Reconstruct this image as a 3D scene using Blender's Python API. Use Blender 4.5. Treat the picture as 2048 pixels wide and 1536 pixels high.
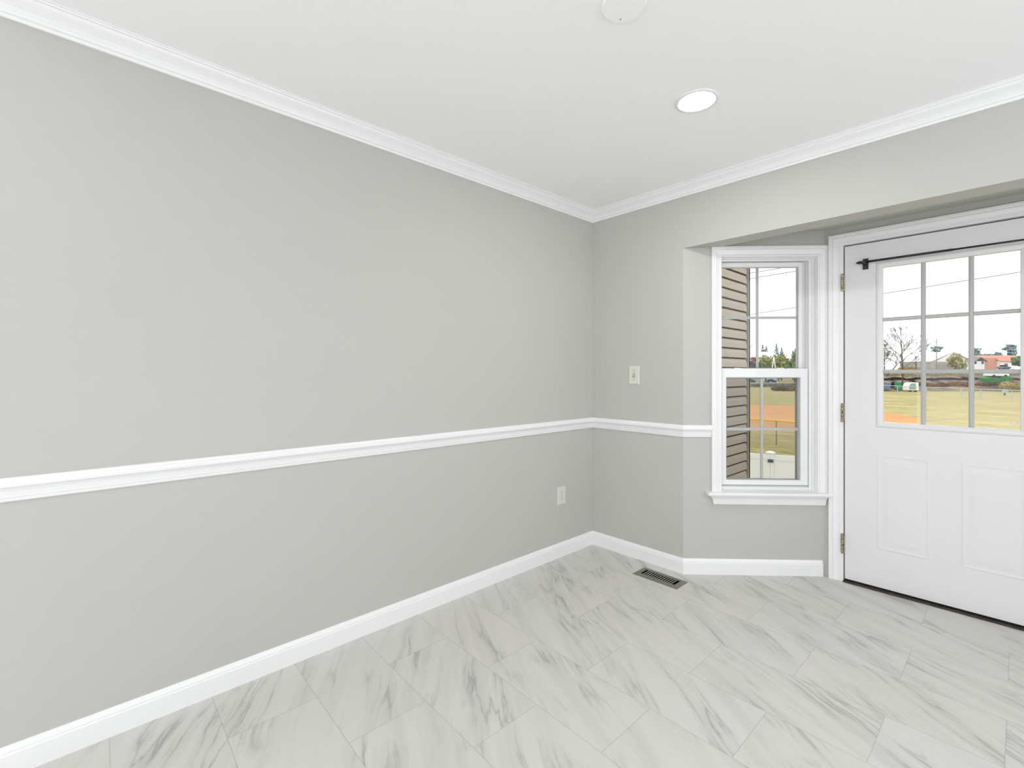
import bpy, bmesh, math, random
from mathutils import Vector

# ------------------------------------------------------------------ camera, world, lights, exposure
SC = bpy.context.scene
COL = SC.collection
for o in list(bpy.data.objects):
    bpy.data.objects.remove(o)

CAM = (2.1511, -2.8024, 1.258)
TH = math.atan(1019 / 944.0)
cd = bpy.data.cameras.new('camera')
cd.sensor_fit = 'HORIZONTAL'
cd.sensor_width = 36.0
cd.lens = 36.0 * 944 / 2048
cd.shift_y = -22 / 2048
cd.clip_start = 0.05
cd.clip_end = 2000
cam = bpy.data.objects.new('camera', cd)
cam.location = CAM
cam.rotation_euler = (math.pi / 2, 0, TH)
COL.objects.link(cam)
SC.camera = cam

w = bpy.data.worlds.new('overcast_sky')
SC.world = w
w.use_nodes = True
wb = w.node_tree.nodes['Background']
wb.inputs['Color'].default_value = (0.955, 0.975, 1.0, 1)
wb.inputs['Strength'].default_value = 1.52

SC.view_settings.view_transform = 'Standard'
SC.view_settings.look = 'None'
SC.view_settings.exposure = 0.19
SC.view_settings.gamma = 1.0
SC.view_settings.use_curve_mapping = False
SC.cycles.use_denoising = True
SC.cycles.max_bounces = 14
SC.cycles.diffuse_bounces = 8
SC.cycles.transparent_max_bounces = 24


def area(name, loc, rot, sx, sy, power, color=(1, 1, 1), shape='RECTANGLE'):
    d = bpy.data.lights.new(name, 'AREA')
    d.shape = shape
    d.size = sx
    if shape in ('RECTANGLE', 'ELLIPSE'):
        d.size_y = sy
    d.energy = power
    d.color = color
    o = bpy.data.objects.new(name, d)
    o.location = loc
    o.rotation_euler = rot
    COL.objects.link(o)
    return o


# added fill panels before windowless walls, and unseen ceiling downlights behind the camera
area('rear_fill_light', (2.6, -5.9, 1.45), (math.radians(90), 0, 0), 3.2, 2.1, 62, (0.955, 0.975, 1.065))
area('side_fill_light', (4.2, -1.45, 1.5), (math.radians(90), 0, math.radians(90)), 2.6, 2.0, 34, (0.955, 0.975, 1.065))  # added side fill, no window in this wall
area('hall_fill_light', (-2.45, -4.5, 1.4), (math.radians(90), 0, math.radians(-90)), 2.6, 2.0, 84, (0.955, 0.975, 1.065))  # added fill from the hall, no window modelled there
area('unseen_downlight', (0.95, -3.35, 2.40), (0, 0, 0), 0.16, 0.16, 1.5, (1, 0.99, 0.98), 'DISK')
area('unseen_downlight', (3.0, -3.35, 2.40), (0, 0, 0), 0.16, 0.16, 6, (1, 0.99, 0.98), 'DISK')  # added out of view for fill, no fixture here

# ------------------------------------------------------------------ helpers
ORG = {}


def mat(name, color, rough=0.5, spec=0.5, metal=0.0, var=0.03, scale=8.0, bump=0.0, color2=None, alpha_mix=None):
    m = bpy.data.materials.new(name)
    m.use_nodes = True
    nt = m.node_tree
    p = nt.nodes['Principled BSDF']
    tc = nt.nodes.new('ShaderNodeTexCoord')
    n = nt.nodes.new('ShaderNodeTexNoise')
    n.inputs['Scale'].default_value = scale
    n.inputs['Detail'].default_value = 4
    nt.links.new(tc.outputs['Object'], n.inputs['Vector'])
    r = nt.nodes.new('ShaderNodeValToRGB')
    a = [max(0, c * (1 - var)) for c in color]
    b = [min(1, c * (1 + var)) for c in (color2 or color)]
    r.color_ramp.elements[0].color = (*a, 1)
    r.color_ramp.elements[1].color = (*b, 1)
    r.color_ramp.elements[0].position = 0.35
    r.color_ramp.elements[1].position = 0.65
    nt.links.new(n.outputs['Fac'], r.inputs['Fac'])
    nt.links.new(r.outputs['Color'], p.inputs['Base Color'])
    p.inputs['Roughness'].default_value = rough
    p.inputs['Specular IOR Level'].default_value = spec
    p.inputs['Metallic'].default_value = metal
    if bump:
        bn = nt.nodes.new('ShaderNodeBump')
        bn.inputs['Strength'].default_value = bump
        bn.inputs['Distance'].default_value = 0.002
        n2 = nt.nodes.new('ShaderNodeTexNoise')
        n2.inputs['Scale'].default_value = 220
        nt.links.new(tc.outputs['Object'], n2.inputs['Vector'])
        nt.links.new(n2.outputs['Fac'], bn.inputs['Height'])
        nt.links.new(bn.outputs['Normal'], p.inputs['Normal'])
    return m


def see_through(name, tint, gloss_fac, diff_fac=0.0, diff_col=(0.1, 0.1, 0.1), rough=0.0):
    m = bpy.data.materials.new(name)
    m.use_nodes = True
    nt = m.node_tree
    nt.nodes.remove(nt.nodes['Principled BSDF'])
    out = nt.nodes['Material Output']
    t = nt.nodes.new('ShaderNodeBsdfTransparent')
    t.inputs['Color'].default_value = (*tint, 1)
    g = nt.nodes.new('ShaderNodeBsdfGlossy')
    g.inputs['Roughness'].default_value = rough
    mx = nt.nodes.new('ShaderNodeMixShader')
    mx.inputs['Fac'].default_value = gloss_fac
    nt.links.new(t.outputs[0], mx.inputs[1])
    nt.links.new(g.outputs[0], mx.inputs[2])
    last = mx
    if diff_fac:
        d = nt.nodes.new('ShaderNodeBsdfDiffuse')
        d.inputs['Color'].default_value = (*diff_col, 1)
        m2 = nt.nodes.new('ShaderNodeMixShader')
        m2.inputs['Fac'].default_value = diff_fac
        nt.links.new(mx.outputs[0], m2.inputs[1])
        nt.links.new(d.outputs[0], m2.inputs[2])
        last = m2
    nt.links.new(last.outputs[0], out.inputs['Surface'])
    return m


def tag(o, label=None, cat=None, group=None, kind=None):
    if label: o['label'] = label
    if cat: o['category'] = cat
    if group: o['group'] = group
    if kind: o['kind'] = kind
    return o


def empty(name, loc, label, cat, group=None, kind=None):
    o = bpy.data.objects.new(name, None)
    o.location = loc
    o.empty_display_size = 0.1
    COL.objects.link(o)
    ORG[o.name] = Vector(loc)
    return tag(o, label, cat, group, kind)


ID = lambda a, b, c: (a, b, c)


class MB:
    def __init__(s):
        s.v = []
        s.f = []

    def add(s, verts, faces):
        k = len(s.v)
        s.v += [tuple(v) for v in verts]
        s.f += [tuple(i + k for i in f) for f in faces]
        return s

    def box(s, a0, a1, b0, b1, c0, c1, fn=ID):
        vs = [fn(a, b, c) for c in (c0, c1) for b in (b0, b1) for a in (a0, a1)]
        return s.add(vs, [(0, 1, 3, 2), (4, 6, 7, 5), (0, 4, 5, 1), (2, 3, 7, 6), (0, 2, 6, 4), (1, 5, 7, 3)])

    def prism(s, poly, c0, c1, fn=ID):
        """poly of (a,b) extruded over c"""
        n = len(poly)
        vs = [fn(a, b, c0) for a, b in poly] + [fn(a, b, c1) for a, b in poly]
        fs = [tuple(range(n)), tuple(range(2 * n - 1, n - 1, -1))]
        fs += [(i, (i + 1) % n, n + (i + 1) % n, n + i) for i in range(n)]
        return s.add(vs, fs)

    def ring(s, outer, inner, c0, c1, fn=ID):
        """rectangular slab with a rectangular hole; rects (a0,a1,b0,b1) extruded over c"""
        def rc(r): return [(r[0], r[2]), (r[1], r[2]), (r[1], r[3]), (r[0], r[3])]
        o, i = rc(outer), rc(inner)
        vs = [fn(a, b, c) for c in (c0, c1) for a, b in o + i]
        fs = []
        for k in range(4):
            j = (k + 1) % 4
            fs += [(k, j, 4 + j, 4 + k), (8 + k, 12 + k, 12 + j, 8 + j), (k, 8 + k, 8 + j, j), (4 + k, 4 + j, 12 + j, 12 + k)]
        return s.add(vs, fs)

    def loft(s, rings, caps=True, closed=True):
        k = len(s.v)
        n = len(rings[0])
        for r in rings:
            s.v += [tuple(p) for p in r]
        m = n if closed else n - 1
        for i in range(len(rings) - 1):
            for j in range(m):
                jj = (j + 1) % n
                s.f.append((k + i * n + j, k + i * n + jj, k + (i + 1) * n + jj, k + (i + 1) * n + j))
        if caps:
            s.f.append(tuple(k + j for j in range(n)))
            s.f.append(tuple(k + (len(rings) - 1) * n + j for j in range(n - 1, -1, -1)))
        return s

    def tube(s, pts, rad, n=8):
        pts = [Vector(p) for p in pts]
        if not isinstance(rad, (list, tuple)):
            rad = [rad] * len(pts)
        rings = []
        for i, p in enumerate(pts):
            t = (pts[min(i + 1, len(pts) - 1)] - pts[max(i - 1, 0)]).normalized()
            a = t.cross(Vector((0, 0, 1)))
            if a.length < 1e-3:
                a = t.cross(Vector((1, 0, 0)))
            a.normalize()
            b = t.cross(a)
            rings.append([p + (a * math.cos(2 * math.pi * k / n) + b * math.sin(2 * math.pi * k / n)) * rad[i] for k in range(n)])
        return s.loft(rings)

    def lathe(s, prof, center, axis='z', n=32):
        """prof of (radius, height) from one end to the other"""
        c = Vector(center)
        rings = []
        for r_, h_ in prof:
            ring = []
            for k in range(n):
                a = 2 * math.pi * k / n
                x, y = r_ * math.cos(a), r_ * math.sin(a)
                ring.append(c + (Vector((x, y, h_)) if axis == 'z' else Vector((h_, x, y)) if axis == 'x' else Vector((x, h_, y))))
            rings.append(ring)
        return s.loft(rings)

    def build(s, name, material, parent=None, origin=None, smooth=False):
        if parent is not None:
            og = ORG[parent.name]
        elif origin is not None:
            og = Vector(origin)
        else:
            xs = [v[0] for v in s.v]; ys = [v[1] for v in s.v]; zs = [v[2] for v in s.v]
            og = Vector(((min(xs) + max(xs)) / 2, (min(ys) + max(ys)) / 2, min(zs)))
        me = bpy.data.meshes.new(name)
        me.from_pydata([tuple(Vector(v) - og) for v in s.v], [], s.f)
        bm = bmesh.new()
        bm.from_mesh(me)
        bmesh.ops.recalc_face_normals(bm, faces=bm.faces)
        bm.to_mesh(me)
        bm.free()
        if smooth:
            me.polygons.foreach_set('use_smooth', [True] * len(me.polygons))
        me.materials.append(material)
        o = bpy.data.objects.new(name, me)
        COL.objects.link(o)
        if parent is not None:
            o.parent = parent
        else:
            o.location = og
        ORG[o.name] = og
        return o


def path_offsets(pts):
    """per vertex unit miter vector pointing to the right of the travel direction"""
    P = [Vector(p) for p in pts]
    res = []
    for i in range(len(P)):
        ns = []
        if i > 0:
            d = (P[i] - P[i - 1]).normalized(); ns.append(Vector((d.y, -d.x)))
        if i < len(P) - 1:
            d = (P[i + 1] - P[i]).normalized(); ns.append(Vector((d.y, -d.x)))
        if len(ns) == 1:
            res.append(ns[0])
        else:
            b = (ns[0] + ns[1]).normalized()
            res.append(b / b.dot(ns[0]))
    return res


def moulding(pts, prof, seg, fn=ID):
    """one straight piece of a moulding run with mitred ends; prof = (offset to the right, height)"""
    off = path_offsets(pts)
    mb = MB()
    rings = []
    for i in (seg, seg + 1):
        p = Vector(pts[i])
        rings.append([fn(p.x + off[i].x * d, p.y + off[i].y * d, h) for d, h in prof])
    mb.loft(rings)
    return mb


def casing(pts, prof, fn):
    off = path_offsets(pts)
    mb = MB()
    rings = []
    for i, q in enumerate(pts):
        p = Vector(q)
        rings.append([fn(p.x - off[i].x * d, p.y - off[i].y * d, h) for d, h in prof])
    mb.loft(rings)
    return mb


# ------------------------------------------------------------------ materials
M_WALL = mat('grey_wall_paint', (0.495, 0.496, 0.462), 0.6, 0.3, var=0.008, scale=1.5, bump=0.04)
M_CEIL = mat('white_ceiling_paint', (0.93, 0.93, 0.93), 0.8, 0.2, var=0.006, scale=1.2)
M_TRIM = mat('white_gloss_trim', (0.82, 0.82, 0.818), 0.35, 0.5, var=0.006, scale=3)
M_DOOR = mat('white_door_paint', (0.735, 0.735, 0.73), 0.42, 0.5, var=0.008, scale=2)
M_VINYL = mat('white_vinyl', (0.80, 0.805, 0.80), 0.35, 0.5, var=0.006, scale=4)
M_GRILLE = mat('grille_backlit_grey', (0.45, 0.46, 0.44), 0.45, 0.4, var=0.01)  # white bars greyed, painting in their backlit shade
M_GREYFRAME = mat('grey_screen_frame', (0.42, 0.43, 0.43), 0.4, 0.5, var=0.03)
M_BLACK = mat('black_metal', (0.012, 0.012, 0.016), 0.4, 0.5, var=0.1)
M_GASKET = mat('grey_gasket', (0.20, 0.20, 0.20), 0.7, 0.2, var=0.1)
M_DARK = mat('dark_rubber', (0.015, 0.013, 0.011), 0.8, 0.2, var=0.2)
M_BRASS = mat('tarnished_brass', (0.24, 0.18, 0.12), 0.38, 0.5, 0.7, var=0.6, scale=120, color2=(0.40, 0.33, 0.24))
M_CREAM = mat('cream_plastic', (0.66, 0.65, 0.57), 0.4, 0.5, var=0.01)
M_SLOT = mat('plate_slot', (0.16, 0.15, 0.12), 0.6, 0.3, var=0.05)
M_PEWTER = mat('pewter_register', (0.20, 0.193, 0.155), 0.42, 0.5, 0.25, var=0.08, scale=40)
M_LOUV = mat('pewter_louver', (0.30, 0.295, 0.255), 0.4, 0.5, 0.2, var=0.06, scale=40)
M_BLACKPIT = mat('duct_shade_black', (0.004, 0.004, 0.003), 0.95, 0.05, var=0.1)
M_THRESH = mat('dark_threshold', (0.045, 0.035, 0.028), 0.6, 0.4, var=0.3, scale=30)
M_GLASS = see_through('window_glass', (0.985, 0.99, 0.985), 0.007)
M_SCREEN = see_through('insect_screen_mesh', (0.84, 0.84, 0.84), 0.0, 0.02, (0.02, 0.02, 0.02))
M_DOT = see_through('clear_round_dot', (0.95, 0.95, 0.95), 0.02, 0.55, (0.85, 0.85, 0.80), 0.3)


def floor_material():
    m = bpy.data.materials.new('marble_look_tile')
    m.use_nodes = True
    nt = m.node_tree
    L = nt.links.new
    p = nt.nodes['Principled BSDF']

    def math_(op, a, b=None, c=None):
        n = nt.nodes.new('ShaderNodeMath'); n.operation = op
        for i, x in enumerate((a, b, c)):
            if x is None: continue
            if isinstance(x, (int, float)): n.inputs[i].default_value = x
            else: L(x, n.inputs[i])
        return n.outputs[0]

    def comb(x, y, z):
        n = nt.nodes.new('ShaderNodeCombineXYZ')
        for i, q in enumerate((x, y, z)):
            if isinstance(q, (int, float)): n.inputs[i].default_value = q
            else: L(q, n.inputs[i])
        return n.outputs[0]

    def ramp(f, stops):
        n = nt.nodes.new('ShaderNodeValToRGB')
        while len(n.color_ramp.elements) < len(stops): n.color_ramp.elements.new(0.5)
        for e, (q, c) in zip(n.color_ramp.elements, stops):
            e.position = q
            e.color = (c, c, c, 1) if isinstance(c, (int, float)) else (*c, 1)
        L(f, n.inputs['Fac'])
        return n.outputs['Color']

    def noise(vec, scale, detail=4, rough=0.55, dist=0.0):
        n = nt.nodes.new('ShaderNodeTexNoise')
        n.inputs['Scale'].default_value = scale
        n.inputs['Detail'].default_value = detail
        n.inputs['Roughness'].default_value = rough
        n.inputs['Distortion'].default_value = dist
        L(vec, n.inputs['Vector'])
        return n.outputs['Fac']

    g = nt.nodes.new('ShaderNodeNewGeometry')
    s = nt.nodes.new('ShaderNodeSeparateXYZ'); L(g.outputs['Position'], s.inputs[0])
    X, Y = s.outputs[0], s.outputs[1]
    v = math_('ADD', Y, math_('MULTIPLY', X, 0.0225))
    vv = math_('DIVIDE', math_('SUBTRACT', v, 0.028), 0.3048)
    row = math_('FLOOR', vv)
    fv = math_('SUBTRACT', vv, row)
    odd = math_('FLOORED_MODULO', row, 2.0)
    uu = math_('ADD', math_('DIVIDE', math_('SUBTRACT', X, 0.295), 0.6065), math_('MULTIPLY', odd, 0.5))
    colm = math_('FLOOR', uu)
    fu = math_('SUBTRACT', uu, colm)
    # joints
    du = math_('MULTIPLY', math_('MINIMUM', fu, math_('SUBTRACT', 1.0, fu)), 0.6065)
    dv = math_('MULTIPLY', math_('MINIMUM', fv, math_('SUBTRACT', 1.0, fv)), 0.3048)
    dj = math_('MINIMUM', du, dv)
    joint = ramp(math_('MULTIPLY', dj, 100.0), [(0.0, 1.0), (0.10, 0.85), (0.26, 0.0)])
    # per tile random
    wn = nt.nodes.new('ShaderNodeTexWhiteNoise'); wn.noise_dimensions = '2D'
    L(comb(colm, row, 0.0), wn.inputs['Vector'])
    rs = nt.nodes.new('ShaderNodeSeparateColor'); L(wn.outputs['Color'], rs.inputs[0])
    r1, r2, r3 = rs.outputs[0], rs.outputs[1], rs.outputs[2]
    # direction of the veining : about 150 degrees in the floor plane, a little different on each tile
    ang = math_('ADD', math.radians(150), math_('MULTIPLY', math_('SUBTRACT', r3, 0.5), 0.26))
    ca, sa = math_('COSINE', ang), math_('SINE', ang)
    a = math_('ADD', math_('MULTIPLY', X, ca), math_('MULTIPLY', Y, sa))
    b = math_('SUBTRACT', math_('MULTIPLY', Y, ca), math_('MULTIPLY', X, sa))
    oa = math_('MULTIPLY', r1, 37.0)
    ob = math_('MULTIPLY', r2, 53.0)
    wob = math_('MULTIPLY', math_('SUBTRACT', noise(comb(math_('ADD', a, oa), math_('ADD', b, ob), 0.0), 7.0, 3), 0.5), 0.032)
    b2 = math_('ADD', b, wob)
    vec1 = comb(math_('ADD', math_('MULTIPLY', a, 1.0), oa), math_('ADD', math_('MULTIPLY', b2, 9.0), ob), 0.0)
    n1 = noise(vec1, 1.0, 5, 0.55, 0.25)
    ridge = math_('ABSOLUTE', math_('SUBTRACT', n1, 0.5))
    thin = ramp(ridge, [(0.0, 1.0), (0.008, 0.6), (0.022, 0.0)])
    soft = ramp(ridge, [(0.0, 1.0), (0.075, 0.0)])
    vec2 = comb(math_('ADD', math_('MULTIPLY', a, 2.2), ob), math_('ADD', math_('MULTIPLY', b, 5.0), oa), 3.0)
    gate = ramp(noise(vec2, 1.0, 3), [(0.45, 0.0), (0.62, 1.0)])
    vec3 = comb(math_('ADD', math_('MULTIPLY', a, 0.75), oa), math_('ADD', math_('MULTIPLY', b2, 11.0), ob), 7.0)
    cloud = ramp(noise(vec3, 1.0, 6, 0.6), [(0.46, 0.0), (0.74, 1.0)])
    thin = math_('MULTIPLY', thin, gate)
    soft = math_('MULTIPLY', soft, gate)
    dark = math_('ADD', math_('ADD', math_('MULTIPLY', thin, 0.34), math_('MULTIPLY', soft, 0.19)), math_('MULTIPLY', cloud, 0.19))
    dark = math_('MINIMUM', dark, 0.62)
    warm = nt.nodes.new('ShaderNodeMix'); warm.data_type = 'RGBA'
    warm.inputs[6].default_value = (0.615, 0.606, 0.578, 1)
    warm.inputs[7].default_value = (0.612, 0.600, 0.560, 1)
    L(r2, warm.inputs[0])
    mx = nt.nodes.new('ShaderNodeMix'); mx.data_type = 'RGBA'
    L(dark, mx.inputs[0]); L(warm.outputs[2], mx.inputs[6])
    mx.inputs[7].default_value = (0.20, 0.205, 0.185, 1)
    mj = nt.nodes.new('ShaderNodeMix'); mj.data_type = 'RGBA'
    L(math_('MULTIPLY', joint, 0.30), mj.inputs[0]); L(mx.outputs[2], mj.inputs[6])
    mj.inputs[7].default_value = (0.22, 0.21, 0.18, 1)
    L(mj.outputs[2], p.inputs['Base Color'])
    p.inputs['Roughness'].default_value = 0.42
    p.inputs['Specular IOR Level'].default_value = 0.35
    return m


M_FLOOR = floor_material()

# ------------------------------------------------------------------ room shell
H = 2.435
T = 0.14
S2 = math.sqrt(0.5)
BX, BD = 0.708, 0.61                      # bay starts at BX on the back wall, is BD deep
BAYR = 3.05                               # right end of the bay


def W(u, d, z):                           # left angled wall of the bay: along u, out into the room d
    return (BX + S2 * u + S2 * d, S2 * u - S2 * d, z)


def Wz(u, z, d):
    return W(u, d, z)


UL = BD / S2                              # length of the angled wall

fl = MB().prism([(-2.6, -6.1), (4.3, -6.1), (4.3, 0.13), (BAYR + 0.05, 0.13), (BAYR - BD + 0.06, 0.74), (1.26, 0.74), (0.66, 0.13),
                 (-0.12, 0.13), (-0.12, -2.86), (-2.6, -2.86)], -0.12, 0.0)
tag(fl.build('floor', M_FLOOR), 'floor of white marble-look tiles with grey veins in running bond', 'floor', kind='structure')
ce = MB().prism([(-2.6, -6.1), (4.3, -6.1), (4.3, T), (-0.12, T), (-0.12, -2.85), (-2.6, -2.85)], H, H + 0.12)
tag(ce.build('ceiling', M_CEIL), 'smooth white ceiling over the room', 'ceiling', kind='structure')
cb = MB().prism([(BX - 0.1, T), (BAYR + 0.1, T), (BAYR - BD, 0.75), (BX + BD, 0.75)], 2.14, 2.26)
tag(cb.build('ceiling_bay', M_WALL), 'grey painted soffit ceiling of the bay above the door', 'ceiling', kind='structure')

wl = MB().box(-0.12, 0.0, -2.976, T, 0, H)
tag(wl.build('wall_left', M_WALL), 'long light grey wall on the left crossed by the white chair rail', 'wall', kind='structure')
wr_ = MB().box(-2.6, -0.12, -2.976, -2.85, 0, H)
tag(wr_.build('wall_hall', M_WALL), 'grey wall turning away round the left corner', 'wall', kind='structure')
XZ = lambda x, z, y: (x, y, z)
wbk = MB().prism([(0.0, 0), (BX, 0), (BX, 2.042), (BAYR, 2.042), (BAYR, 0), (4.3, 0), (4.3, H), (0.0, H)], 0, T, XZ)
tag(wbk.build('wall_back', M_WALL), 'grey wall facing the camera with the dropped header over the bay', 'wall', kind='structure')
wa = MB().ring((0.0, UL, 0.0, 2.14), (0.224, 0.822, 0.50, 1.99), -0.15, 0.0, Wz)
tag(wa.build('wall_bay', M_WALL), 'angled grey wall of the bay around the window', 'wall', kind='structure')
wd = MB().prism([(BX + BD, 0), (1.397, 0), (1.397, 2.05), (2.361, 2.05), (2.361, 0), (BAYR - BD, 0), (BAYR - BD, 2.14), (BX + BD, 2.14)],
                BD, BD + 0.15, XZ)
tag(wd.build('wall_door', M_WALL), 'narrow grey wall around the white door', 'wall', kind='structure')


def W2(u, d, z):
    return (BAYR - S2 * u - S2 * d, S2 * u - S2 * d, z)


wa2 = MB().box(0, UL, -0.15, 0, 0, 2.14, W2)
tag(wa2.build('wall_bay_right', M_WALL), 'angled grey wall on the right side of the bay', 'wall', kind='structure')
tag(MB().box(4.3, 4.42, -6.1, T, 0, H).build('wall_right', M_WALL), 'grey wall on the right side of the room', 'wall', kind='structure')
tag(MB().box(-2.72, 4.42, -6.22, -6.1, 0, H).build('wall_rear', M_WALL), 'grey wall behind the camera', 'wall', kind='structure')
tag(MB().box(-2.72, -2.6, -6.1, -2.85, 0, H).build('wall_far_left', M_WALL), 'grey wall at the far left of the hall', 'wall', kind='structure')

# crown, chair rail, baseboard: mitred runs, one piece to each wall
RUN = [(-2.6, -2.976), (0.0, -2.976), (0.0, 0.0), (4.3, 0.0)]
CP = [(0, H), (0.0, H - 0.073), (0.009, H - 0.073), (0.011, H - 0.062), (0.016, H - 0.060), (0.019, H - 0.052), (0.026, H - 0.040),
      (0.036, H - 0.030), (0.041, H - 0.026), (0.047, H - 0.020), (0.051, H - 0.011), (0.056, H - 0.010), (0.058, H - 0.004), (0.062, H - 0.004), (0.062, H)]
for seg, nm, lb in ((1, 'trim_1', 'white crown moulding along the top of the left wall'),
                    (2, 'trim_2', 'white crown moulding along the top of the back wall'),
                    (0, 'trim_3', 'white crown moulding returning round the far left corner')):
    tag(moulding(RUN, CP, seg).build(nm, M_TRIM), lb, 'crown moulding', kind='structure')
RAIL = [(-2.6, -2.976), (0.0, -2.976), (0.0, 0.0), (BX, 0.0), W(0.171, 0, 0)[:2]]
RP = [(0, 0.857), (0.006, 0.857), (0.008, 0.863), (0.008, 0.868), (0.011, 0.870), (0.012, 0.878), (0.015, 0.890), (0.020, 0.899),
      (0.026, 0.905), (0.027, 0.913), (0.025, 0.919), (0.020, 0.923), (0.017, 0.929), (0.013, 0.932), (0, 0.932)]
for seg, nm, lb in ((1, 'trim_4', 'white chair rail running along the left wall'),
                    (2, 'trim_5', 'white chair rail on the back wall below the light switch'),
                    (3, 'trim_6', 'short end of white chair rail butting the window casing'),
                    (0, 'trim_7', 'white chair rail returning round the far left corner')):
    tag(moulding(RAIL, RP, seg).build(nm, M_TRIM), lb, 'chair rail', kind='structure')
BASE = [(-2.6, -2.976), (0.0, -2.976), (0.0, 0.0), (BX, 0.0), W(UL - 0.012, 0, 0)[:2]]
BP = [(0, 0), (0.013, 0), (0.013, 0.070), (0.0105, 0.074), (0.0105, 0.079), (0.009, 0.083), (0.006, 0.090), (0.004, 0.096), (0, 0.096)]
for seg, nm, lb in ((1, 'baseboard_left', 'white baseboard along the foot of the left wall'),
                    (2, 'baseboard_back', 'white baseboard on the back wall behind the floor register'),
                    (3, 'baseboard_bay', 'white baseboard below the bay window'),
                    (0, 'baseboard_hall', 'white baseboard round the far left corner')):
    tag(moulding(BASE, BP, seg).build(nm, M_TRIM), lb, 'baseboard', kind='structure')

# ------------------------------------------------------------------ window_1 (double hung, in the angled wall)
win = empty('window_1', W(0.51, 0, 0.50), 'white double-hung bay window left of the door', 'window', kind='structure')
CASE = [(0, 0), (0, 0.010), (0.006, 0.013), (0.010, 0.010), (0.014, 0.010), (0.030, 0.014), (0.040, 0.017), (0.046, 0.014), (0.050, 0.018), (0.062, 0.018), (0.062, 0)]
casing([(0.234, 0.518), (0.234, 1.984), (0.819, 1.984), (0.819, 0.518)], CASE, Wz).build('window_casing', M_TRIM, win)
fr = MB()
fr.ring((0.224, 0.822, 0.505, 1.99), (0.237, 0.7895, 0.53, 1.970), -0.145, -0.032, Wz)
fr.ring((0.2245, 0.8215, 0.5055, 1.9895), (0.231, 0.814, 0.515, 1.981), -0.032, -0.001, Wz)
fr.ring((0.231, 0.814, 0.515, 1.981), (0.234, 0.804, 0.518, 1.976), -0.032, -0.022, Wz)
# side tracks and head stop that the sashes slide in
fr.box(0.237, 0.242, -0.082, -0.074, 0.53, 1.97, W).box(0.782, 0.787, -0.082, -0.074, 0.53, 1.97, W)
fr.box(0.237, 0.787, -0.034, -0.020, 1.962, 1.970, W)
fr.build('window_frame', M_VINYL, win)
MB().prism([(-0.145, 0.530), (-0.03, 0.530), (-0.03, 0.538), (-0.075, 0.552), (-0.145, 0.552)], 0.237, 0.787,
           lambda d, z, u: W(u, d, z)).build('sill_slope', M_VINYL, win)


def sash(name, u0, u1, z0, z1, gl, d0, d1, bu, bz):
    s = MB()
    s.ring((u0, u1, z0, z1), gl, d0, d1, Wz)
    # glazing bead stepping down to the glass
    g0 = (gl[0] - 0.001, gl[1] + 0.001, gl[2] - 0.001, gl[3] + 0.001)
    gi = (gl[0] + 0.004, gl[1] - 0.004, gl[2] + 0.004, gl[3] - 0.004)
    s.ring(g0, gi, d0 + 0.004, d1 - 0.009, Wz)
    so = s.build(name, M_VINYL, win)
    dm = (d0 + d1) / 2
    MB().box(gi[0] - 0.003, gi[1] + 0.003, dm + 0.006, dm + 0.009, gi[2] - 0.003, gi[3] + 0.003, W).build('glass_pane', M_GLASS, so)
    MB().box(gi[0] - 0.003, gi[1] + 0.003, dm - 0.009, dm - 0.006, gi[2] - 0.003, gi[3] + 0.003, W).build('glass_pane', M_GLASS, so)
    MB().ring(gi, (gi[0] + 0.002, gi[1] - 0.002, gi[2] + 0.0035, gi[3] - 0.0025), dm + 0.0088, dm + 0.0105, Wz).build('gasket', M_GASKET, so)
    gr = MB().box(bu - 0.008, bu + 0.008, dm - 0.003, dm + 0.003, gi[2], gi[3], W)
    gr.box(gi[0], bu - 0.008, dm - 0.003, dm + 0.003, bz - 0.008, bz + 0.008, W)
    gr.box(bu + 0.008, gi[1], dm - 0.003, dm + 0.003, bz - 0.008, bz + 0.008, W)
    gr.build('grille', M_GRILLE, so)
    return so


sash('upper_sash', 0.238, 0.786, 1.255, 1.967, (0.266, 0.757, 1.285, 1.940), -0.118, -0.084, 0.503, 1.614)
lo = sash('lower_sash', 0.238, 0.7845, 0.552, 1.286, (0.280, 0.741, 0.580, 1.232), -0.070, -0.036, 0.508, 0.902)
for uu, sgn in ((0.345, -1), (0.63, 1)):
    lt = MB().box(uu - 0.028, uu + 0.028, -0.058, -0.046, 1.286, 1.2905, W).build('tilt_latch', M_VINYL, lo)
    e = uu + sgn * 0.022
    MB().box(e - 0.007, e + 0.007, -0.0455, -0.041, 1.2862, 1.2915, W).build('latch_tip', M_SLOT, lo)
sc = MB().ring((0.244, 0.786, 0.553, 1.240), (0.262, 0.764, 0.571, 1.222), -0.142, -0.130, Wz).build('screen_frame', M_GREYFRAME, win)
MB().box(0.262, 0.764, -0.137, -0.1365, 0.571, 1.222, W).build('insect_screen', M_SCREEN, sc)
MB().box(0.7855, 0.7885, -0.068, -0.050, 0.555, 1.284, W).build('sash_gap_shade', M_DARK, win)  # dark strip painting in the shade of the sash gap
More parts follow.
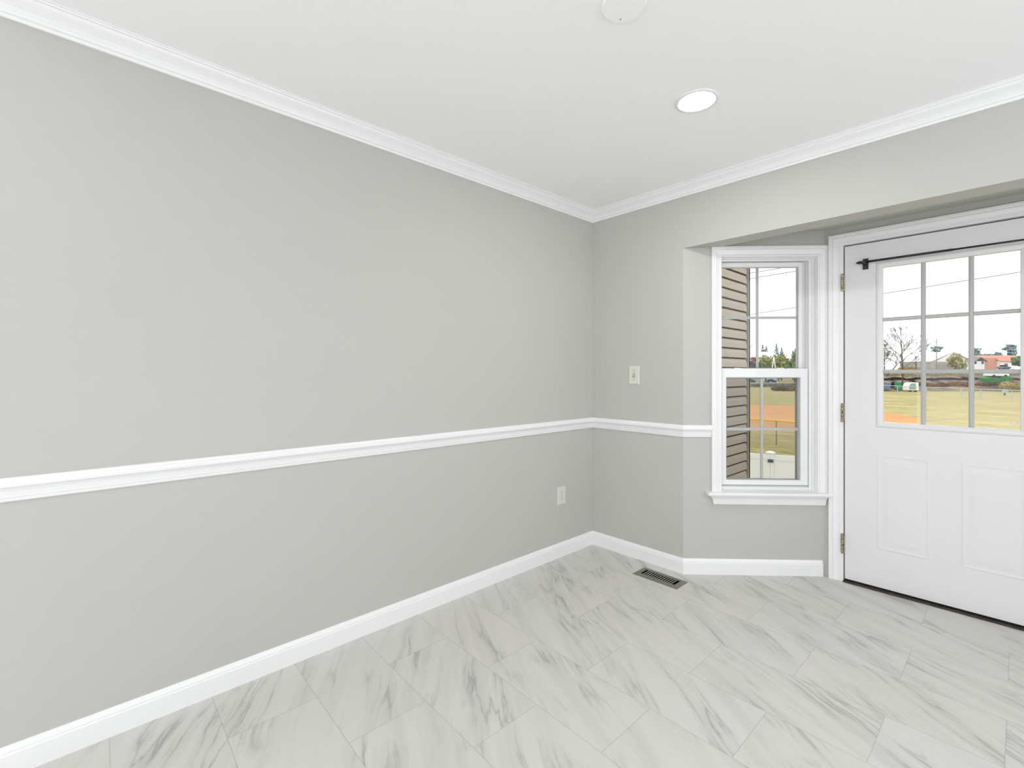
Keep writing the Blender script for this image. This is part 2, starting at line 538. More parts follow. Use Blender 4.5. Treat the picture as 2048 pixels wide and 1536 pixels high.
# stool with horns, and the cove apron under it
st = MB()
st.prism([(-0.03, 0.500), (0.036, 0.497), (0.046, 0.498), (0.052, 0.503), (0.053, 0.510), (0.049, 0.516), (0.042, 0.519), (-0.03, 0.522)], 0.234, 0.819,
         lambda d, z, u: W(u, d, z))
st.prism([(0.0005, 0.500), (0.036, 0.497), (0.046, 0.498), (0.052, 0.503), (0.053, 0.510), (0.049, 0.516), (0.042, 0.519), (0.0005, 0.5195)], 0.140, 0.234,
         lambda d, z, u: W(u, d, z))
st.prism([(0.0005, 0.500), (0.036, 0.497), (0.046, 0.498), (0.052, 0.503), (0.053, 0.510), (0.049, 0.516), (0.042, 0.519), (0.0005, 0.5195)], 0.819, 0.884,
         lambda d, z, u: W(u, d, z))
st.build('window_sill', M_TRIM, win)
ap = MB()
APR = [(0.034, 0.498), (0.033, 0.490), (0.026, 0.484), (0.020, 0.474), (0.016, 0.460), (0.014, 0.446), (0.012, 0.439)]
rings = []
for d, z in APR:
    du = 0.034 - d
    rings.append([W(0.160 + du * 1.1, 0.0, z), W(0.160 + du * 1.1, d, z), W(0.866, d, z), W(0.862, 0.0, z)])
ap.loft(rings)
ap.build('apron', M_TRIM, win)

# ------------------------------------------------------------------ door_1
door = empty('door_1', (1.88, BD, 0), 'white panelled exterior door with nine small panes', 'door', kind='structure')
DZ = lambda x, z, d: (x, BD - d, z)
casing([(1.411, 0.0), (1.411, 2.031), (2.347, 2.031), (2.347, 0.0)], [(a * 1.05, b) for a, b in CASE], DZ).build('door_casing', M_TRIM, door)
jb = MB()
jb.box(1.397, 1.4195, -0.15, 0.012, 0, 2.05, lambda x, d, z: (x, BD - d, z))
jb.box(2.3385, 2.361, -0.15, 0.012, 0, 2.05, lambda x, d, z: (x, BD - d, z))
jb.box(1.4195, 2.3385, -0.15, 0.012, 2.0275, 2.05, lambda x, d, z: (x, BD - d, z))
jb.build('door_jamb', M_TRIM, door)
MB().ring((1.4195, 2.3385, 0.004, 2.0275), (1.437, 2.321, 0.03, 2.010), -0.062, -0.047, DZ).build('weatherstrip', M_DARK, door)  # coloured black so the gap round the slab carries painted shade
MB().box(1.4195, 2.3385, -0.15, 0.022, 0.0, 0.007, lambda x, d, z: (x, BD - d, z)).build('threshold', M_THRESH, door)
slab = MB().ring((1.4255, 2.3325, 0.0175, 2.0195), (1.600, 2.156, 0.967, 1.875), -0.046, -0.002, DZ).build('door_slab', M_DOOR, door)


def rings_rect(mb, x0, x1, z0, z1, prof, fill=False):
    """concentric rectangles, prof = (inset, height over the slab face)"""
    rg = []
    for i, h in prof:
        rg.append([DZ(x0 + i, z0 + i, h - 0.002), DZ(x1 - i, z0 + i, h - 0.002), DZ(x1 - i, z1 - i, h - 0.002), DZ(x0 + i, z1 - i, h - 0.002)])
    mb.loft(rg, caps=False)
    if fill:
        k = len(mb.v) - 4
        mb.f.append((k, k + 1, k + 2, k + 3))


lf = MB()
rings_rect(lf, 1.577, 2.179, 0.944, 1.897, [(0, 0), (0.001, 0.0025), (0.006, 0.006), (0.014, 0.0075), (0.021, 0.007), (0.025, 0.0045), (0.028, 0.004), (0.031, 0.001),
                                            (0.032, -0.020), (0.023, -0.020), (0.023, -0.001), (0, 0)])
lf.build('lite_frame', M_DOOR, slab)
MB().box(1.601, 2.155, -0.0235, -0.0205, 0.968, 1.874, lambda x, d, z: (x, BD - d, z)).build('glass_pane', M_GLASS, slab)
MB().box(1.601, 2.155, -0.0435, -0.0405, 0.968, 1.874, lambda x, d, z: (x, BD - d, z)).build('glass_pane', M_GLASS, slab)
gr = MB()
fD = lambda x, d, z: (x, BD - d, z)
hb = [1.266, 1.5665]
for x in (1.7835, 1.9735):
    gr.loft([[fD(x - 0.011, -0.020, z), fD(x - 0.0105, -0.015, z), fD(x - 0.004, -0.0105, z), fD(x + 0.004, -0.0105, z), fD(x + 0.0105, -0.015, z), fD(x + 0.011, -0.020, z)]
             for z in (0.976, 1.866)])
for z in hb:
    for x0, x1 in ((1.609, 1.7745), (1.7925, 1.9645), (1.9825, 2.147)):
        gr.loft([[fD(x, -0.020, z - 0.011), fD(x, -0.015, z - 0.0105), fD(x, -0.0105, z - 0.004), fD(x, -0.0105, z + 0.004), fD(x, -0.015, z + 0.0105), fD(x, -0.020, z + 0.011)]
                 for x in (x0, x1)])
gr.build('grille', M_GRILLE, slab)
for x0, x1 in ((1.580, 1.814), (1.937, 2.171)):
    pn = MB()
    rings_rect(pn, x0, x1, 0.238, 0.788, [(0, 0), (0.003, 0.0013), (0.009, 0.0019), (0.014, 0.0011), (0.018, 0.0002), (0.030, 0.0003), (0.047, 0.0018), (0.051, 0.0022)], True)
    pn.build('door_panel', M_DOOR, slab)
MB().box(1.430, 2.328, -0.042, -0.008, 0.0075, 0.0175, fD).build('door_sweep', M_DARK, slab)
for z0, z1 in ((1.754, 1.850), (0.966, 1.070), (0.174, 0.286)):
    hn = MB()
    n = 5
    for k in range(n):
        a, b = z0 + (z1 - z0) * k / n, z0 + (z1 - z0) * (k + 1) / n
        hn.lathe([(0.0058, a + 0.0006), (0.0062, a + 0.0012), (0.0062, b - 0.0012), (0.0058, b - 0.0006)], (1.4155, BD - 0.0185, 0), 'z', 14)
    hn.box(1.4105, 1.4150, 0.0125, 0.0150, z0, z1, fD)
    hn.box(1.4200, 1.4250, -0.004, 0.013, z0, z1, fD)
    h_ = hn.build('hinge', M_BRASS, door)
    tag(h_, 'tarnished brass hinge')
    MB().lathe([(0.003, z0 - 0.004), (0.005, z0 - 0.001), (0.0035, z0), (0.0035, z1), (0.005, z1 + 0.001), (0.0045, z1 + 0.005), (0.002, z1 + 0.006)],
               (1.4155, BD - 0.0185, 0), 'z', 12).build('hinge_pin', M_BRASS, h_)

# clear round dot stuck on the lowest right pane
dt = MB().lathe([(0.004, 0.0), (0.0105, 0.0), (0.0115, -0.0015), (0.010, -0.003), (0.004, -0.0035)], (2.1275, BD + 0.0204, 1.008), 'y', 24)
tag(dt.build('window_bumper', M_DOT, smooth=True), 'small cloudy round dot stuck on the bottom right door pane', 'bumper')

# ------------------------------------------------------------------ curtain rod on the door
rod = empty('curtain_rod', (1.92, BD - 0.02, 1.905), 'thin black metal curtain rod across the top of the door glass', 'curtain rod')
RY, RZ = 0.570, 1.904
MB().tube([(1.520, RY, RZ), (1.906, RY, RZ)], 0.0064, 12).build('outer_tube', M_BLACK, rod, smooth=True)
MB().tube([(1.890, RY, RZ), (2.30, RY, RZ)], 0.0049, 12).build('inner_tube', M_BLACK, rod, smooth=True)
for xb, sg in ((1.528, -1), (2.286, 1)):
    bk = MB()
    bk.box(xb - 0.0135, xb + 0.0135, 0.002, 0.0, 1.867, 1.930, lambda x, d, z: (x, BD - d, z))
    bk.box(xb - 0.0125, xb + 0.0125, -0.002, 0.006, 1.868, 1.929, fD)
    bk.box(xb - 0.010, xb + 0.010, 0.006, 0.046, 1.893, 1.897, fD)
    bk.box(xb - 0.010, xb + 0.010, 0.046, 0.049, 1.893, 1.908, fD)
    bk.build('bracket', M_BLACK, rod)
    MB().lathe([(0.0060, 0.0), (0.0085, sg * 0.003), (0.0092, sg * 0.010), (0.0080, sg * 0.018), (0.0050, sg * 0.025), (0.0012, sg * 0.029)],
               (xb + sg * 0.0100, RY, RZ), 'x', 16).build('finial', M_BLACK, rod, smooth=True)

# ------------------------------------------------------------------ wall plates
def plate(mb, fn, a, z, hw, hh):
    mb.loft([[fn(a - hw, 0.0, z - hh), fn(a + hw, 0.0, z - hh), fn(a + hw, 0.0, z + hh), fn(a - hw, 0.0, z + hh)],
             [fn(a - hw, 0.003, z - hh), fn(a + hw, 0.003, z - hh), fn(a + hw, 0.003, z + hh), fn(a - hw, 0.003, z + hh)],
             [fn(a - hw + 0.005, 0.006, z - hh + 0.005), fn(a + hw - 0.005, 0.006, z - hh + 0.005), fn(a + hw - 0.005, 0.006, z + hh - 0.005), fn(a - hw + 0.005, 0.006, z + hh - 0.005)]])


FB = lambda x, d, z: (x, -d, z)
FLW = lambda y, d, z: (d, y, z)
sw = empty('light_switch', (0.354, 0, 1.243), 'cream toggle light switch on the back wall above the chair rail', 'light switch')
pm = MB(); plate(pm, FB, 0.354, 1.243, 0.041, 0.0615)
pm.build('switch_plate', M_CREAM, sw)
MB().ring((0.346, 0.362, 1.228, 1.258), (0.349, 0.359, 1.231, 1.255), 0.006, 0.0075, lambda x, z, d: FB(x, d, z)).build('toggle_collar', M_SLOT, sw)
MB().loft([[FB(0.350, 0.005, 1.234), FB(0.358, 0.005, 1.234), FB(0.358, 0.005, 1.250), FB(0.350, 0.005, 1.250)],
           [FB(0.351, 0.016, 1.250), FB(0.357, 0.016, 1.250), FB(0.357, 0.014, 1.257), FB(0.351, 0.014, 1.257)]]).build('toggle', M_CREAM, sw)
for z in (1.2735, 1.2125):
    MB().lathe([(0.0028, -0.006), (0.0032, -0.0072), (0.0024, -0.0078)], (0.354, 0, z), 'y', 14).build('screw', M_SLOT, sw)

oy, oz = -0.347, 0.416
ot = empty('wall_outlet', (0, oy, oz), 'cream duplex outlet low on the left wall near the corner', 'outlet')
pm = MB(); plate(pm, FLW, oy, oz, 0.041, 0.0605)
pm.build('outlet_plate', M_CREAM, ot)
for s_ in (-1, 1):
    zc = oz + s_ * 0.0195
    fa = MB().prism([(oy + 0.0165 * math.cos(t), zc + max(-0.0125, min(0.0125, 0.0165 * math.sin(t)))) for t in [k * math.pi / 12 for k in range(24)]], 0.006, 0.0078,
                    lambda y, z, d: (d, y, z)).build('receptacle', M_CREAM, ot)
    sl = MB().box(-0.0078, -0.0050, 0.0079, 0.0083, -0.001, 0.0075, lambda y, d, z: (d, oy + y, zc + z)).box(0.0050, 0.0074, 0.0079, 0.0083, 0.0, 0.0065, lambda y, d, z: (d, oy + y, zc + z))
    sl.lathe([(0.0024, 0.0079), (0.0024, 0.0083)], (0, oy, zc - 0.0065), 'x', 12)
    sl.build('slot', M_SLOT, fa)
MB().lathe([(0.0026, 0.006), (0.003, 0.0070), (0.002, 0.0076)], (0, oy, oz), 'x', 12).build('screw', M_SLOT, ot)

# ------------------------------------------------------------------ floor register
rg = empty('floor_register', (0.642, -0.169, 0), 'pewter metal floor register with slots beside the back baseboard', 'floor register')
x0, x1, y0, y1 = 0.494, 0.790, -0.238, -0.099
fm = MB()
ix0, ix1, iy0, iy1 = x0 + 0.033, x1 - 0.033, y0 + 0.035, y1 - 0.030
fm.loft([[(x0, y0, 0), (x1, y0, 0), (x1, y1, 0), (x0, y1, 0)],
         [(x0 + 0.002, y0 + 0.002, 0.003), (x1 - 0.002, y0 + 0.002, 0.003), (x1 - 0.002, y1 - 0.002, 0.003), (x0 + 0.002, y1 - 0.002, 0.003)],
         [(x0 + 0.012, y0 + 0.012, 0.006), (x1 - 0.012, y0 + 0.012, 0.006), (x1 - 0.012, y1 - 0.012, 0.006), (x0 + 0.012, y1 - 0.012, 0.006)],
         [(ix0, iy0, 0.006), (ix1, iy0, 0.006), (ix1, iy1, 0.006), (ix0, iy1, 0.006)],
         [(ix0, iy0, 0.002), (ix1, iy0, 0.002), (ix1, iy1, 0.002), (ix0, iy1, 0.002)]], caps=False)
fm.build('register_frame', M_PEWTER, rg)
ns = 14
pitch = (ix1 - ix0 - 0.014) / ns
for k in range(ns - 1):
    xc = ix0 + 0.007 + pitch * (k + 1)
    MB().prism([(xc - 0.0027, 0.0046), (xc + 0.0027, 0.0046), (xc + 0.0027, 0.0058), (xc - 0.0027, 0.0058)], iy0, iy1, lambda x, z, y: (x, y, z)).build('louver', M_LOUV, rg)
MB().box(ix0 - 0.002, ix1 + 0.002, iy0 - 0.002, iy1 + 0.002, 0.0002, 0.0018).build('duct_shade_sheet', M_BLACKPIT, rg)  # black sheet painting in the darkness of the duct below

# ------------------------------------------------------------------ ceiling fittings
LC = (1.196, -0.829, H)
cl = empty('recessed_light', LC, 'round recessed ceiling light, lit white', 'ceiling light')
MB().lathe([(0.0895, 0.0), (0.0895, -0.002), (0.087, -0.0045), (0.076, -0.0055), (0.0715, -0.003), (0.0710, 0.0)], LC, 'z', 64).build('light_trim', M_TRIM, cl, smooth=True)
M_LENS = bpy.data.materials.new('lit_lens')
M_LENS.use_nodes = True
lp = M_LENS.node_tree.nodes['Principled BSDF']
lp.inputs['Base Color'].default_value = (0.9, 0.9, 0.9, 1)
lp.inputs['Emission Color'].default_value = (1, 0.99, 0.97, 1)
lp.inputs['Emission Strength'].default_value = 140.0
MB().lathe([(0.0712, -0.0012), (0.0712, -0.0022), (0.06, -0.0027), (0.02, -0.003)], LC, 'z', 64).build('lens', M_LENS, cl, smooth=True)

PC = (1.288, -1.517, H)
cp = empty('ceiling_cover', PC, 'round blank white cover plate on the ceiling at the top edge', 'cover plate')
MB().lathe([(0.0685, 0.0), (0.0685, -0.0060), (0.0665, -0.0085), (0.03, -0.0090), (0.01, -0.0090)], PC, 'z', 64).build('cover_disc', M_CEIL, cp)
for sx, sy in ((1.2515, -1.480), (1.3245, -1.554)):
    MB().lathe([(0.0035, -0.0080), (0.0035, -0.0096), (0.0025, -0.0102)], (sx, sy, H), 'z', 12).build('screw', M_GREYFRAME, cp)

# ------------------------------------------------------------------ outdoors: neighbour's siding, field, fences, trees, houses; distant colours paled to paint in haze
GZ = -2.54
M_SIDE = mat('tan_vinyl_siding', (0.385, 0.33, 0.28), 0.55, 0.3, var=0.05, scale=3)
M_CORNER = mat('tan_corner_post', (0.38, 0.345, 0.295), 0.55, 0.3, var=0.03)
sdg = empty('siding_wall', (0.0, 1.4, GZ), 'tan clapboard siding wall of the next house seen through the bay window', 'house wall')
MB().box(-0.35, 0.083, T + 0.01, 2.64, GZ, 5.2).build('wall_core', mat('siding_shadow_gap', (0.05, 0.04, 0.03), 0.9, 0.1), sdg)  # core coloured near-black to paint shade into the siding gaps
sd = MB()
p_ = 0.1016
k0 = -46
for k in range(k0, 30):
    z0 = 2.236 + p_ * k
    pr = [(0.0835, 0.0, 2.608), (0.1035, 0.0, 2.608), (0.1028, 0.048, 2.608), (0.0975, 0.070, 2.602), (0.0955, 0.084, 2.590), (0.0835, 0.0845, 2.588)]
    n = len(pr)
    ya = T + 0.03
    vs = [(x, ya, z0 + z) for x, z, y in pr] + [(x, y, z0 + z) for x, z, y in pr]
    sd.add(vs, [(q, q + 1, n + q + 1, n + q) for q in range(n - 1)] + [tuple(range(n, 2 * n)), tuple(range(n - 1, -1, -1)), (n - 1, 0, n, 2 * n - 1)])
sd.build('siding', M_SIDE, sdg)
MB().box(0.083, 0.112, 2.624, 2.672, GZ, 5.2).box(-0.35, 0.112, 2.640, 2.672, GZ, 5.2).build('corner_post', M_CORNER, sdg)


def ground_material():
    m = bpy.data.materials.new('dry_lawn')
    m.use_nodes = True
    nt = m.node_tree
    L = nt.links.new
    p = nt.nodes['Principled BSDF']
    g = nt.nodes.new('ShaderNodeNewGeometry')
    mp = nt.nodes.new('ShaderNodeMapping')
    mp.inputs['Rotation'].default_value = (0, 0, -0.25)
    mp.inputs['Scale'].default_value = (0.10, 0.35, 1)
    L(g.outputs['Position'], mp.inputs['Vector'])
    n = nt.nodes.new('ShaderNodeTexNoise'); n.inputs['Scale'].default_value = 1.0; n.inputs['Detail'].default_value = 7; n.inputs['Roughness'].default_value = 0.65
    L(mp.outputs[0], n.inputs['Vector'])
    r = nt.nodes.new('ShaderNodeValToRGB')
    r.color_ramp.elements[0].position = 0.36; r.color_ramp.elements[0].color = (0.25, 0.24, 0.075, 1)
    r.color_ramp.elements[1].position = 0.64; r.color_ramp.elements[1].color = (0.62, 0.50, 0.275, 1)
    e = r.color_ramp.elements.new(0.5); e.color = (0.43, 0.365, 0.16, 1)
    n2 = nt.nodes.new('ShaderNodeTexNoise'); n2.inputs['Scale'].default_value = 9.0; n2.inputs['Detail'].default_value = 5
    L(mp.outputs[0], n2.inputs['Vector'])
    av = nt.nodes.new('ShaderNodeMix'); av.inputs[0].default_value = 0.55
    L(n.outputs['Fac'], av.inputs[2]); L(n2.outputs['Fac'], av.inputs[3])
    L(av.outputs[0], r.inputs['Fac'])
    L(r.outputs['Color'], p.inputs['Base Color'])
    p.inputs['Roughness'].default_value = 0.95
    p.inputs['Specular IOR Level'].default_value = 0.1
    return m


tag(MB().box(-400, 260, 0.9, 560, GZ - 0.6, GZ).build('ground', ground_material()), 'dry yellow-green grass field outside', 'ground', kind='structure')
# the raised ground beyond the field on the right: bank, then level land with the houses on it
cx_, cy_ = CAM[0], CAM[1]
RX, RYv = math.cos(TH), math.sin(TH)
FX, FY = -math.sin(TH), math.cos(TH)


def RD(s, dpt):                                # map grid of the land behind the house: s to the right, dpt away
    return (cx_ + RX * s + FX * dpt, cy_ + RYv * s + FY * dpt)


bank = MB()
BPR = [(97, GZ - 0.1), (100, -1.9), (106, -0.3), (112, 0.75), (120, 1.5), (130, 2.1), (150, 2.35), (330, 2.5), (330, GZ - 0.2), (97, GZ - 0.2)]
for_l = [(*RD(0.70 * d, d), z) for d, z in BPR]
for_r = [(*RD(1.5 * d, d), z) for d, z in BPR]
bank.loft([for_l, for_r])
M_BANK = mat('dry_brush_ground', (0.17, 0.12, 0.08), 0.95, 0.1, var=0.35, scale=0.6, color2=(0.26, 0.20, 0.13))
tag(bank.build('ground_bank', M_BANK), 'brown bank of rough ground rising beyond the field', 'ground', kind='structure')

M_DIRT = mat('orange_infield_dirt', (0.64, 0.315, 0.13), 0.95, 0.1, var=0.05, scale=0.25, color2=(0.67, 0.37, 0.17))
dpoly = [(-24.7, 53.56), (-19.94, 56.49), (-15.45, 57.8), (-10.92, 56.67), (-6.75, 53.96), (-6.01, 53.57), (-5.1, 52.2), (-4.22, 50.35), (-3.46, 47.64),
         (-2.44, 43.0), (-1.93, 38.4), (-2.23, 36.61), (-5.23, 33.22), (-7.64, 30.92), (-9.91, 29.65), (-12.43, 27.81), (-19, 26), (-30, 40)]
tag(MB().prism(dpoly, GZ - 0.1, GZ + 0.02).build('infield_dirt', M_DIRT), 'orange dirt infield of the ball field beyond the yellow-topped fence', 'infield', kind='stuff')

# white vinyl privacy fence below the bay window
vf = empty('vinyl_fence', (-1.97, 9.53, GZ), 'white vinyl privacy fence below the bay window with a blue-grey latch', 'fence')
M_PVC = mat('white_pvc', (0.93, 0.93, 0.925), 0.4, 0.4, var=0.01)
va, vb = Vector((-2.39, 9.39)), Vector((-1.48, 9.70))
vd = (vb - va).normalized()
vn = Vector((-vd.y, vd.x))


def VF(s, t, z):
    q = Vector((-1.97, 9.53)) + vd * s + vn * t
    return (q.x, q.y, z)


ft = -0.71
MB().box(-2.4, -0.075, -0.012, 0.012, GZ + 0.05, ft - 0.02, VF).build('panel', M_PVC, vf)
MB().box(0.075, 2.4, -0.012, 0.012, GZ + 0.05, ft - 0.02, VF).build('panel', M_PVC, vf)
for a, b in ((-2.4, -0.010), (0.075, 2.4)):
    MB().box(a, b, -0.028, 0.028, ft - 0.125, ft, VF).build('rail', M_PVC, vf)
pst = MB().box(-0.004, 0.072, -0.05, 0.05, GZ, ft + 0.035, VF).build('post', M_PVC, vf)
pc = MB()
pc.loft([[VF(-0.10, -0.07, ft + 0.035), VF(0.105, -0.07, ft + 0.035), VF(0.105, 0.07, ft + 0.035), VF(-0.10, 0.07, ft + 0.035)],
         [VF(-0.10, -0.07, ft + 0.05), VF(0.105, -0.07, ft + 0.05), VF(0.105, 0.07, ft + 0.05), VF(-0.10, 0.07, ft + 0.05)],
         [VF(-0.03, -0.02, ft + 0.085), VF(0.035, -0.02, ft + 0.085), VF(0.035, 0.02, ft + 0.085), VF(-0.03, 0.02, ft + 0.085)]])
pc.build('post_cap', M_PVC, pst)
MB().box(-0.075, -0.012, -0.045, 0.045, GZ + 0.05, ft + 0.03, VF).build('gate_stile', M_PVC, vf)
M_LATCH = mat('blue_grey_latch', (0.16, 0.22, 0.32), 0.5, 0.5)
lt = MB().box(-0.062, 0.062, -0.075, -0.05, ft - 0.185, ft - 0.105, VF).build('latch', M_LATCH, vf)
MB().tube([VF(-0.045, -0.085, ft - 0.145), VF(0.045, -0.085, ft - 0.145)], 0.011, 8).build('latch_bolt', M_BLACK, lt)

M_GALV = mat('galvanised_steel', (0.46, 0.48, 0.49), 0.45, 0.5, 0.2, var=0.05)
M_POSTD = mat('dull_post', (0.22, 0.20, 0.15), 0.6, 0.3)
M_LINK = see_through('chain_link_mesh', (1, 1, 1), 0.0, 0.13, (0.30, 0.31, 0.28))
M_YCAP = mat('yellow_fence_cap', (0.86, 0.50, 0.03), 0.5, 0.4, var=0.03)
yf = empty('ballfield_fence', (-6.71, 24.27, GZ), 'chain-link fence with a yellow plastic cap before the dirt infield', 'fence')
ya, yb = Vector((-7.95, 24.4)), Vector((-5.71, 24.32))
yd = (yb - ya).normalized()


def YF(s, t, z):
    q = Vector((-6.71, 24.36)) + yd * s + Vector((-yd.y, yd.x)) * t
    return (q.x, q.y, z)


MB().tube([YF(s, 0, -1.27 + 0.012 * (i % 2)) for i, s in enumerate([-7, -4, -2, 0, 1, 2, 4, 7])], 0.052, 10).build('fence_cap', M_YCAP, yf, smooth=True)
MB().box(-7, 7, -0.004, 0.004, GZ, -1.27, YF).build('chain_link', M_LINK, yf)
for s in (-6, -3, 0.06, 3.1, 6.1):
    MB().tube([YF(s, 0.03, GZ), YF(s, 0.03, -1.28)], 0.026, 8).build('post', M_POSTD, yf)

sf = empty('field_fence', (-6.0, 97.0, GZ), 'long silver chain-link fence at the far side of the field', 'fence')
FP = [(-18.6, 114.6), (-15.5, 108.5), (-12.6, 103.0), (-8.3, 98.5), (-4.0, 95.0), (-1.8, 92.3), (1.3, 89.0), (2.9, 87.8), (8, 83)]
MB().tube([(x, y, -1.04) for x, y in FP], 0.05, 8).build('top_rail', M_GALV, sf)
lk = MB()
for (xa, ya_), (xb, yb_) in zip(FP[:-1], FP[1:]):
    lk.add([(xa, ya_, GZ), (xb, yb_, GZ), (xb, yb_, -1.04), (xa, ya_, -1.04)], [(0, 1, 2, 3)])
lk.build('chain_link', M_LINK, sf)
for x, y in FP[1:-1]:
    MB().tube([(x, y, GZ), (x, y, -1.0)], 0.06, 8).build('post', M_GALV, sf)
bf = empty('outfield_fence', (*RD(68, 125), GZ), 'grey chain-link fence before the parked cars far off', 'fence')
P0, P1 = RD(52, 125), RD(84, 125)
MB().tube([(*P0, -1.32), (*P1, -1.32)], 0.06, 8).build('top_rail', mat('blue_grey_rail', (0.38, 0.43, 0.48), 0.5), bf)
MB().add([(*P0, GZ), (*P1, GZ), (*P1, -1.32), (*P0, -1.32)], [(0, 1, 2, 3)]).build('chain_link', see_through('far_link', (1, 1, 1), 0.0, 0.30, (0.25, 0.27, 0.27)), bf)
for i in range(7):
    q = RD(54 + 4.6 * i, 125)
    MB().tube([(*q, GZ), (*q, -1.3)], 0.06, 6).build('post', M_GALV, bf)

# ---- planting
R = random.Random(7)


def blob(mb, c, r, n, size, rnd, flat=1.0):
    """n small leaf faces through an ellipsoid of radii r"""
    for _ in range(n):
        while True:
            d = Vector((rnd.uniform(-1, 1), rnd.uniform(-1, 1), rnd.uniform(-1, 1)))
            if 0.15 < d.length <= 1: break
        p = Vector(c) + Vector((d.x * r[0], d.y * r[1], d.z * r[2]))
        s = size * rnd.uniform(0.6, 1.3)
        a = Vector((rnd.gauss(0, 1), rnd.gauss(0, 1), rnd.gauss(0, 1) * flat)).normalized()
        b = a.cross(Vector((rnd.gauss(0, 1), rnd.gauss(0, 1), rnd.gauss(0, 1)))).normalized()
        mb.add([p + a * s, p + b * s * 0.8, p - a * s, p - b * s * 0.8], [(0, 1, 2, 3)])


def limb(mb, p, d, length, rad, depth, rnd, spread, up):
    q = p + d * length
    mb.tube([p, (p + q) / 2 + Vector((rnd.gauss(0, .04), rnd.gauss(0, .04), rnd.gauss(0, .02))) * length, q], [rad, rad * 0.8, rad * 0.6], 4)
    if depth == 0: return
    for k in range(3 if depth > 1 else 4):
        t = rnd.uniform(0.45, 1.0)
        nd = (d + Vector((rnd.gauss(0, spread), rnd.gauss(0, spread), rnd.gauss(up, spread * 0.6)))).normalized()
        limb(mb, p + (q - p) * t, nd, length * rnd.uniform(0.5, 0.78), max(rad * 0.55, 0.017), depth - 1, rnd, spread, up)


M_BARK = mat('grey_bark', (0.11, 0.095, 0.085), 0.9, 0.1, var=0.2)
M_TWIG = mat('grey_twig', (0.25, 0.235, 0.235), 0.9, 0.1, var=0.1)


def bare_tree(xy, z0, h, seed, label, lean=(0, 0), depth=4, group=None, rad=0.17, spread=0.42):
    rnd = random.Random(seed)
    t = empty('bare_tree', (*xy, z0), label, 'tree', group)
    base = Vector((*xy, z0))
    fork = base + Vector((lean[0], lean[1], h * 0.42))
    lead = fork + Vector((rnd.uniform(-.3, .3), rnd.uniform(-.3, .3), h * 0.33))
    tr = MB().tube([base, base + (fork - base) * 0.5 + Vector((0.05, 0.03, 0)), fork, lead], [rad, rad * 0.8, rad * 0.6, rad * 0.3], 8)
    tr.build('trunk', M_BARK, t)
    br = MB()
    limb(br, lead, Vector((rnd.uniform(-.2, .2), rnd.uniform(-.2, .2), 1)).normalized(), h * 0.14, rad * 0.3, depth - 1, rnd, spread, 0.25)
    for i in range(8):
        f_ = i / 7
        a = i * 2.4 + rnd.uniform(-.4, .4)
        st_ = base + (fork - base) * (0.72 + 0.28 * f_ * 2) if f_ < 0.5 else fork + (lead - fork) * (f_ - 0.5) * 1.8
        d = Vector((math.cos(a), math.sin(a), rnd.uniform(0.8, 1.5))).normalized()
        limb(br, st_, d, h * 0.24 * (1.15 - 0.5 * f_), rad * 0.42, depth - 1, rnd, spread, 0.18)
    br.build('branches', M_TWIG, t)
    return t


def leafy(name, xy, z0, h, rx, material, seed, label, cat='tree', group=None, n=700, size=0.5, trunk=True, shape='round', tier=7):
    rnd = random.Random(seed)
    t = empty(name, (*xy, z0), label, cat, group)
    if trunk:
        MB().tube([(*xy, z0), (*xy, z0 + h * 0.55)], [rx * 0.09, rx * 0.06], 7).build('trunk', M_BARK, t)
    mb = MB()
    if shape == 'round':
        zc = z0 + h * (0.56 if trunk else 0.5)
        rz = h * (0.44 if trunk else 0.5)
        blob(mb, (*xy, zc), (rx * .78, rx * .78, rz * .85), n // 2, size, rnd)
        for i in range(9):
            a = rnd.uniform(0, 6.28)
            blob(mb, (xy[0] + math.cos(a) * rx * rnd.uniform(.45, .8), xy[1] + math.sin(a) * rx * rnd.uniform(.45, .8), zc + rnd.uniform(-.5, .75) * rz), (rx * .38, rx * .38, rz * .32), n // 16, size, rnd)
    elif shape == 'cone':
        for i in range(tier):
            f_ = i / (tier - 1)
            z = z0 + h * (0.12 + 0.84 * f_)
            r_ = rx * (1 - f_) ** 0.75 + 0.10 * rx
            blob(mb, (*xy, z), (r_, r_, h * 0.075), n // tier, size * (1 - 0.5 * f_), rnd)
    elif shape == 'tiers':
        for i in range(tier):
            f_ = i / (tier - 1)
            z = z0 + h * (0.25 + 0.72 * f_)
            for k in range(3):
                a = rnd.uniform(0, 6.28)
                r_ = rx * rnd.uniform(0.45, 0.75) * (1.1 - 0.45 * f_)
                blob(mb, (xy[0] + math.cos(a) * r_ * .7, xy[1] + math.sin(a) * r_ * .7, z + rnd.uniform(-.02, .02) * h), (r_ * .75, r_ * .75, h * 0.045), n // (tier * 3), size, rnd)
    mb.build('foliage', material, t)
    return t


M_GREEN = mat('green_leaves', (0.10, 0.17, 0.075), 0.8, 0.2, var=0.5, scale=0.6, color2=(0.17, 0.26, 0.10))
M_OLIVE = mat('olive_leaves', (0.26, 0.27, 0.06), 0.8, 0.2, var=0.3, scale=0.5, color2=(0.34, 0.33, 0.10))
M_DGREEN = mat('dark_conifer', (0.085, 0.15, 0.12), 0.8, 0.2, var=0.35, scale=0.5, color2=(0.13, 0.21, 0.16))
M_BLUEC = mat('blue_conifer', (0.12, 0.20, 0.22), 0.8, 0.2, var=0.3, scale=0.4, color2=(0.17, 0.28, 0.28))
M_SLATE = mat('slate_foliage', (0.22, 0.27, 0.31), 0.8, 0.2, var=0.2, scale=0.4)
M_REDB = mat('red_bush_leaves', (0.30, 0.10, 0.10), 0.8, 0.2, var=0.4, scale=0.6, color2=(0.45, 0.22, 0.20))
